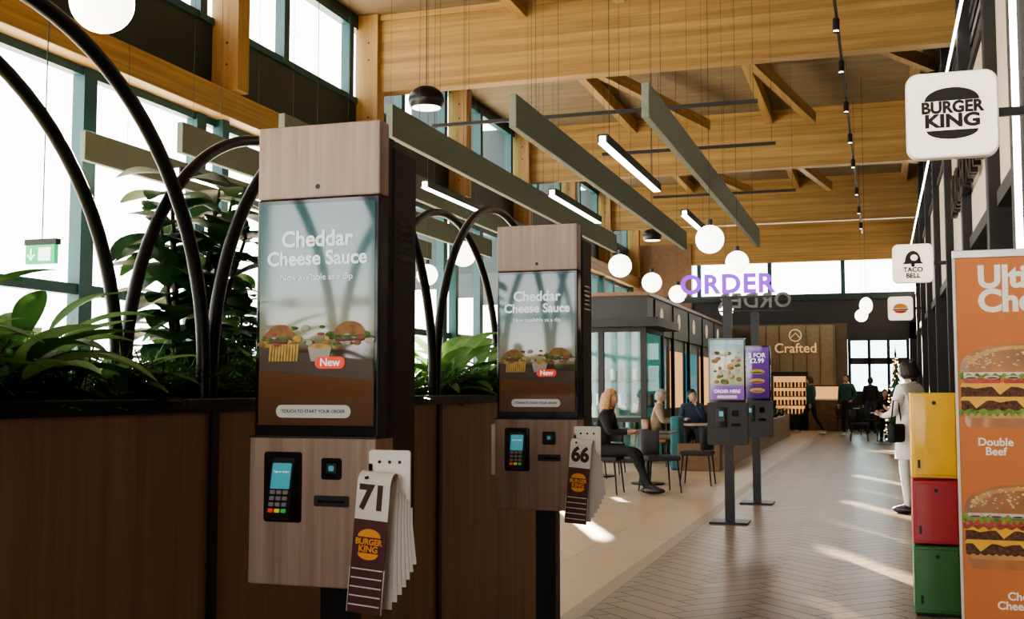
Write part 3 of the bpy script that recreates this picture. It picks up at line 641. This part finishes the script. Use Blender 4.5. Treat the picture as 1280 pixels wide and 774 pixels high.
def setx(x,y,tb,seats,cm):
    inst(tb,'dining_table',(x,y,0))
    for a in seats: inst(cm,'dining_chair',(x+.66*math.cos(a),y+.66*math.sin(a),0),a+R(90))
inst(chd,'dining_chair',(-3.46,14.5,0),R(-90)); inst(chd,'dining_chair',(-2.80,14.9,0),R(-60)); inst(ts,'dining_table',(-3.2,16.1,0)); inst(chd,'dining_chair',(-2.5,16.2,0),R(90))
inst(chl,'dining_chair',(-3.80,19.9,0),R(-90)); inst(tr,'dining_table',(-3.05,20.1,0)); inst(chd,'dining_chair',(-3.35,21.3,0),R(190))
setx(-4.2,17.3,ts,(R(90),R(-90)),chd); setx(-5.7,16,tr,(0,R(180)),chl); setx(-6.8,20,ts,(R(90),R(-90)),chd); setx(-5.7,12.3,tr,(R(45),R(200)),cht)
setx(-4.3,23.8,ts,(0,),chd); setx(-6.4,9.2,tr,(0,R(180)),chl); setx(-3.9,25.5,ts,(0,R(90)),chd)
for x,y in ((.1,31),(-.5,38.2),(.3,35)): setx(x,y,ts,(R(90),R(180)),chd)
q=B('booth_bench'); 
q.box((-3.3,22.4,0),(-2.75,34,.42),LEATH,.01); q.box((-3.3,22.4,.42),(-2.85,34,.5),TEF,.02); q.box((-2.75,19.0,0),(-2.55,34,.62),BOOTHW,.01)
q.box((-3.25,18.9,0),(-2.55,19.1,.45),BOOTHW,.01); q.box((-3.2,19.1,.0),(-2.75,19.5,.42),TEF,.03); q.box((-3.38,18.95,.0),(-3.22,19.4,.9),TEF,.04)
for k in range(7): q.box((-3.3,24+k*1.4,.5),(-2.8,24.1+k*1.4,1.05),DKF,.02)
q.build()
for k in range(6): inst(ferns[k%3],'fern',(-2.66,23.5+k*1.8,.61),k,1.2)
q=B('glass_display_room'); x0,x1,y0,y1,h=-5.75,-4.15,20.6,22.4,2.5
for x in (x0,(x0+x1)/2,x1):
    for y in (y0,y1): q.box((x-.05,y-.05,0),(x+.05,y+.05,h),BLACKM)
for z in (0,.75,h-.08): q.box((x0,y0-.04,z),(x1,y0+.04,z+.08),BLACKM); q.box((x1-.04,y0,z),(x1+.04,y1,z+.08),BLACKM)
q.box((x0-.3,y0-.4,h),(x1+.35,y1,h+.16),BLACKM); q.box((x0+.05,y0+.05,h-.03),(x1-.05,y0+.12,h),LED)
q.add([(x0,y0,0),(x1,y0,0),(x1,y0,h),(x0,y0,h)],[(0,1,2,3)],TGLASS); q.add([(x1,y0,0),(x1,y1,0),(x1,y1,h),(x1,y0,h)],[(0,1,2,3)],TGLASS)
q.box((x0,y1-.1,0),(x1,y1,h),M('teal_back',(.10,.24,.23),.6,es=.1)); 
for z in (.5,1.0,1.5): 
    q.box((x0+.1,y1-.6,z),(x1-.1,y1-.1,z+.04),DK)
    for k in range(9): q.cyl((x0+.25+k*.15,y1-.4,z+.04),(x0+.25+k*.15,y1-.4,z+.26),.05,[WHITE,LEATH,GREENM][(k+int(z*2))%3],10)
q.build()
q=B('shop_unit'); q.box((XL+.6,24.6,0),(-4.95,YF-.2,2.6),BRN,0); q.box((XL+.6,24.5,2.6),(-4.85,YF-.2,3.45),DK,0); q.box((XL+.55,24.45,3.42),(-4.8,YF-.2,3.5),BOOTHW)
q.box((-7.6,24.55,.9),(-5.2,24.6,2.3),WARM)
for k in range(6):
    y=25.4+k*2.4; q.box((-4.96,y,.9),(-4.9,y+1.6,2.3),WARM if k%2 else TEALS); q.rrect(-.2,2.85,.2,3.25,.19,0,.04,CREAM,Matrix.Translation((-4.84,y+.8,0))@Matrix.Rotation(R(90),4,'Z'))
    q.box((-4.9,y-.12,0),(-4.82,y,3.4),BLACKM)
q.build()
q=B('christmas_tree'); TG=M('tree_green',(.03,.07,.03),.8,var=.4,scale=20); FAIRY=M('fairy_light',(1,.7,.35),.4,es=5,ecol=(1,.6,.25),var=0)
q.cyl((0,0,0),(0,0,.3),.04,STEM,8)
for k in range(14):
    z=.2+k*.145; r=.30*(1-k/14.5); n=14; vs=[(0,0,z+.26)]+[(r*(1 if i%2 else .75)*math.cos(math.pi*i/n),r*(1 if i%2 else .75)*math.sin(math.pi*i/n),z+(0 if i%2 else .03)) for i in range(2*n)]
    q.add(vs,[(0,1+i,1+(i+1)%(2*n)) for i in range(2*n)],TG)
random.seed(8)
for k in range(120):
    z=random.uniform(.25,2.1); r=.30*(1-(z-.2)/2.1)*.98; a=random.uniform(0,6.28); q.ell((r*math.cos(a),r*math.sin(a),z),.016,FAIRY,6,4)
q.build((.32,26.4,0))
# ---------------------------------------------------------------- people
SKIN=M('skin',(.50,.30,.21),.55,var=.05); LIP=M('lips',(.42,.13,.11),.5); EYEW=M('eye_white',(.8,.78,.75),.3); EYED=M('iris',(.03,.02,.015),.2)
def cloth(n,c): return M('cloth_'+n,c,.85,var=.12,scale=14)
def person(name,loc,rz,J,mats,hair,hairlen=0,coat=None,headtilt=(0,0),sc=1.0,rad=1.0,hairstyle=0):
    order=['pelvis','spine','chest','neck','head','shL','elL','wrL','paL','shR','elR','wrR','paR','hiL','knL','anL','toL','hiR','knR','anR','toR']
    edges=[('pelvis','spine'),('spine','chest'),('chest','neck'),('neck','head'),('chest','shL'),('shL','elL'),('elL','wrL'),('wrL','paL'),('chest','shR'),('shR','elR'),('elR','wrR'),('wrR','paR'),
           ('pelvis','hiL'),('hiL','knL'),('knL','anL'),('anL','toL'),('pelvis','hiR'),('hiR','knR'),('knR','anR'),('anR','toR')]
    rads=dict(pelvis=(.155,.115),spine=(.14,.105),chest=(.16,.115),neck=(.056,.056),head=(.05,.05),sh=(.078,.075),el=(.05,.05),wr=(.032,.03),pa=(.036,.02),hi=(.10,.10),kn=(.064,.066),an=(.042,.045),to=(.042,.03))
    bm=bmesh.new(); sk=bm.verts.layers.skin.verify(); V={}
    for k in order:
        v=bm.verts.new(J[k]); r=rads.get(k) or rads[k[:2]]
        kk=rad if k[:2] in('pe','sp','ch','sh','el') else 1
        v[sk].radius=(r[0]*kk,r[1]*kk); V[k]=v
    V['pelvis'][sk].use_root=True
    for a,b_ in edges: bm.edges.new((V[a],V[b_]))
    me=bpy.data.meshes.new('tmp'); bm.to_mesh(me); bm.free()
    ob=bpy.data.objects.new('tmp',me); scene.collection.objects.link(ob)
    md=ob.modifiers.new('s','SKIN'); md.use_smooth_shade=True; ms=ob.modifiers.new('ss','SUBSURF'); ms.levels=2; ms.render_levels=2
    dg=bpy.context.evaluated_depsgraph_get(); ev=ob.evaluated_get(dg); em=ev.to_mesh()
    P=B(name); segs=[(Vector(J[a]),Vector(J[b_]),a,b_) for a,b_ in edges]
    groups={}
    for p in em.polygons:
        c=p.center; best=1e9;bb=None
        for a,b_,na,nb in segs:
            ab=b_-a; t=max(0,min(1,(c-a).dot(ab)/ab.length_squared)); dd=(c-(a+ab*t)).length
            if dd<best: best=dd; bb=(na,nb,t)
        na,nb,t=bb
        if nb=='head' : m=SKIN if t>.15 else mats['top']
        elif nb[:2]=='pa': m=SKIN if t>.1 else mats['top']
        elif nb[:2] in('kn','an'): m=mats['bottom']
        elif nb[:2]=='to': m=mats['shoes']
        elif nb[:2]=='hi': m=mats['bottom']
        elif nb=='spine' and t<.25: m=mats['bottom'] if not coat else mats['top']
        else: m=mats['top']
        groups.setdefault(m.name,(m,[]))[1].append(list(p.vertices))
    vs=[v.co.copy() for v in em.vertices]
    o=len(P.v); P.v+= [tuple(v) for v in vs]
    for m,fs in groups.values():
        k=P.mi(m)
        for f in fs: P.f.append([i+o for i in f]); P.m.append(k); P.sm.append(True)
    ev.to_mesh_clear(); bpy.data.objects.remove(ob); bpy.data.meshes.remove(me)
    for s in 'LR':
        a=Vector(J['an'+s]); t=Vector(J['to'+s]); d=(t-a); d.z=0; d.normalize(); c=(a+t)/2; c.z=min(a.z,t.z)
        T=Matrix.Translation((c.x,c.y,max(.045,t.z)))@Matrix.Rotation(math.atan2(d.y,d.x)-math.pi/2,4,'Z'); P.ell((0,-.005,0),(.047,.135,.045),mats['shoes'],16,8,T)
    for s,sg in (('L',-1),('R',1)):
        w_=Vector(J['wr'+s]); p=Vector(J['pa'+s]); d=(p-w_).normalized(); sd=d.cross(Vector((0,0,1)));
        if sd.length<.3: sd=Vector((0,1,0))
        sd.normalize(); nn=d.cross(sd).normalized()
        for k,(off,L) in enumerate(((-.027,.062),(-.009,.075),(.009,.07),(.027,.055))):
            a=p+sd*off-d*.01; b1=a+d*L*.5-nn*.004; b2=b1+(d*.8-nn*.5).normalized()*L*.3; b3=b2+(d*.4-nn*.9).normalized()*L*.25
            P.tube([a,b1,b2,b3],[.0095,.0088,.008,.0055],SKIN,7)
        a=w_+d*.03-sd*.02*1; P.tube([a,a-sd*.03+d*.025,a-sd*.04+d*.055],[.011,.0095,.006],SKIN,7)
    H=Vector(J['head']); T=Matrix.Translation(H+Vector((0,.015,.085)))@Matrix.Rotation(headtilt[0],4,'Z')@Matrix.Rotation(headtilt[1],4,'X')
    vs=[];fs=[];ns,nr=24,18
    for i in range(nr+1):
        t=-math.pi/2+math.pi*i/nr
        for j in range(ns):
            a=2*math.pi*j/ns; x=.076*math.cos(t)*math.cos(a); yv=.095*math.cos(t)*math.sin(a); z=.118*math.sin(t)
            if z<0: k=1+z*2.2; x*=k; yv=yv*(1+z*1.2)+(.012 if math.sin(a)>0 else 0)*(-z/.118)
            if math.sin(a)>.93 and -.045<z<.015: yv+=.020*(1-abs(z+.018)/.035) if abs(z+.018)<.035 else 0
            if math.sin(a)>.75 and .005<z<.035 and abs(x)>.01: yv-=.006
            vs.append((x,yv,z))
    for i in range(nr):
        for j in range(ns): fs.append((i*ns+j,i*ns+(j+1)%ns,(i+1)*ns+(j+1)%ns,(i+1)*ns+j))
    P.add(vs,fs,SKIN,True,T)
    for sx in (-1,1):
        P.ell((sx*.028,.080,.012),(.013,.009,.008),EYEW,10,6,T); P.ell((sx*.028,.087,.012),(.006,.004,.006),EYED,8,6,T)
        P.ell((sx*.076,.0,-.005),(.01,.018,.028),SKIN,10,8,T); P.ell((sx*.028,.087,.032),(.017,.005,.004),hair,8,5,T)
    P.ell((0,.092,-.052),(.022,.006,.007),LIP,12,6,T)
    vs=[];fs=[];ns,nr=28,16
    for i in range(nr+1):
        for j in range(ns):
            a=2*math.pi*j/ns; f=max(0,math.sin(a))
            low=R(38)*f**.6+ (-R(38))*(1-f**.6) if f>0 else -R(42)
            tt=low+(math.pi/2-low)*i/nr
            w2=1+.03*math.sin(a*9)+.02*math.sin(i*2+a*4)
            vs.append((.086*math.cos(tt)*math.cos(a)*w2,(.106*math.cos(tt)*math.sin(a)-.006)*w2,.130*math.sin(tt)))
    for i in range(nr):
        for j in range(ns): fs.append((i*ns+j,i*ns+(j+1)%ns,(i+1)*ns+(j+1)%ns,(i+1)*ns+j))
    P.add(vs,fs,hair,True,T)
    if hairlen>0:
        for k in range(22):
            a=R(165+210*k/21); bx,by=.08*math.cos(a),.095*math.sin(a)-.004
            P.tube([(bx,by,.05),(bx*1.12,by*1.12,-.04),(bx*1.15,by*1.1-.01,-.04-hairlen*.5),(bx*1.0,by-.005,-.04-hairlen)],[.022,.026,.024,.008],hair,7,T)
    if hairstyle==1: P.ell((0,-.08,.085),(.045,.045,.042),hair,14,10,T)
    if coat:
        m,ztop,zbot,fl=coat; pz=Vector(J['pelvis']); n=24;rows=8; vs=[];fs=[]
        for i in range(rows+1):
            t=i/rows; z=ztop+(zbot-ztop)*t
            for j in range(n):
                a=2*math.pi*j/n; r1=.175+fl*t+.008*math.sin(a*5)*t; r2=.14+fl*t
                vs.append((pz.x+r1*math.cos(a),pz.y+r2*math.sin(a),z))
        for i in range(rows):
            for j in range(n): fs.append((i*n+j,i*n+(j+1)%n,(i+1)*n+(j+1)%n,(i+1)*n+j))
        P.add(vs,fs,m,True)
    nk=Vector(J['neck']); ring=[(nk.x+.068*math.cos(t*math.pi/8),nk.y+.066*math.sin(t*math.pi/8),nk.z+.0+.012*math.sin(t*math.pi/8+math.pi)) for t in range(17)]
    P.tube(ring,.018,mats['top'],7)
    ob=P.build(loc,rz); ob.scale=(sc,sc,sc); return ob
def stand(**k):
    J=dict(pelvis=(0,0,.95),spine=(0,0,1.12),chest=(0,.0,1.31),neck=(0,0,1.47),head=(0,.01,1.535),shL=(-.17,0,1.405),elL=(-.215,-.03,1.14),wrL=(-.22,.05,.9),paL=(-.22,.07,.82),
      shR=(.17,0,1.405),elR=(.215,-.03,1.14),wrR=(.22,.05,.9),paR=(.22,.07,.82),hiL=(-.09,0,.9),knL=(-.10,.02,.5),anL=(-.10,-.02,.09),toL=(-.12,.12,.045),hiR=(.09,0,.9),knR=(.10,.02,.5),anR=(.10,-.02,.09),toR=(.12,.12,.045))
    J.update(k); return J
def sit(**k):
    J=dict(pelvis=(0,-.02,.56),spine=(0,-.02,.73),chest=(0,.03,.93),neck=(0,.06,1.09),head=(0,.08,1.15),shL=(-.17,.05,1.025),elL=(-.21,.12,.79),wrL=(-.12,.33,.80),paL=(-.09,.40,.80),
      shR=(.17,.05,1.025),elR=(.21,.12,.79),wrR=(.12,.33,.80),paR=(.09,.40,.80),hiL=(-.09,.03,.55),knL=(-.11,.43,.53),anL=(-.11,.42,.09),toL=(-.12,.56,.045),hiR=(.09,.03,.55),knR=(.11,.43,.53),anR=(.11,.46,.09),toR=(.12,.60,.045))
    J.update(k); return J
BLK=cloth('black',(.012,.012,.014)); WHC=cloth('white',(.78,.76,.72)); BGE=cloth('beige',(.30,.235,.155)); OLV=cloth('green',(.02,.06,.05)); TLJ=cloth('tealjacket',(.02,.07,.085)); DEN=cloth('denim',(.035,.05,.09)); BRC=cloth('brown',(.10,.05,.03)); TANP=cloth('tan_trousers',(.2,.15,.09))
HB1=M('hair_blonde',(.30,.165,.065),.6,var=.3,scale=30); HB2=M('hair_dark',(.02,.013,.01),.5,var=.3,scale=30); HB3=M('hair_grey',(.25,.23,.2),.6,var=.3,scale=30); HB4=M('hair_brown',(.08,.04,.02),.6,var=.3,scale=30); SH=M('shoe_black',(.015,.015,.015),.4); SHW=M('shoe_white',(.5,.5,.5),.5)
person('seated_woman',(-3.46,14.5,0),R(-90),sit(knL=(-.10,.44,.54),anL=(-.1,.52,.10),toL=(-.1,.67,.05),knR=(.12,.40,.56),anR=(.1,.62,.12),toR=(.1,.77,.06)),dict(top=BLK,bottom=BLK,shoes=SH),HB1,.2,headtilt=(R(-10),R(-8)))
person('seated_man',(-3.8,19.9,0),R(-80),sit(),dict(top=BGE,bottom=TANP,shoes=SH),HB3,0,headtilt=(0,R(-14)),rad=1.08)
person('seated_man',(-3.38,21.3,0),R(190),sit(elL=(-.2,.22,.82),wrL=(-.07,.28,1.05),paL=(-.05,.25,1.12)),dict(top=DEN,bottom=BLK,shoes=SH),HB2,0,headtilt=(R(20),R(-10)))
person('seated_woman',(-5.04,16.0,0),R(90),sit(),dict(top=BRC,bottom=BLK,shoes=SH),HB4,.18)
person('standing_woman',(.30,13.2,0),R(55),stand(elR=(.2,.1,1.14),wrR=(.12,.3,1.15),paR=(.1,.37,1.18),elL=(-.2,.08,1.14),wrL=(-.1,.28,1.1),paL=(-.08,.35,1.12)),dict(top=WHC,bottom=WHC,shoes=SH),HB2,.05,coat=(WHC,1.12,.62,.03),sc=.96,rad=1.05,hairstyle=1,headtilt=(R(10),R(-12)))
person('walking_man',(-2.0,35.1,0),R(70),stand(knL=(-.1,.22,.52),anL=(-.1,.33,.12),toL=(-.11,.47,.08),knR=(.1,-.1,.5),anR=(.1,-.34,.14),toR=(.11,-.24,.05),wrL=(-.22,-.05,.93),paL=(-.22,-.06,.85),wrR=(.22,.2,.95),paR=(.22,.24,.87)),dict(top=TLJ,bottom=BLK,shoes=SHW),HB4,0,rad=1.1)
person('standing_man',(-.95,34.4,0),R(160),stand(elL=(-.26,-.02,1.15),wrL=(-.2,.15,1.0),paL=(-.17,.2,.97)),dict(top=OLV,bottom=BLK,shoes=SHW),HB2,0,sc=1.03,rad=1.12)
person('standing_man',(-.30,36.6,0),R(10),stand(),dict(top=BLK,bottom=DEN,shoes=SH),HB2,0,sc=1.0,rad=1.1)
person('seated_woman',(.10,31.66,0),R(180),sit(),dict(top=BLK,bottom=BLK,shoes=SH),HB2,.2)
q=B('shoulder_bag'); q.box((-.13,-.05,0),(.13,.05,.2),BLK,.03); q.tube([(-.11,0,.19),(-.05,0,.45),(.05,0,.45),(.11,0,.19)],.008,BLK,6); q.build((.15,12.98,.78),R(60))

scene.view_settings.view_transform='AgX'
try: scene.view_settings.look='AgX - Medium High Contrast'
except Exception as e: print(e)
scene.view_settings.exposure=-0.38
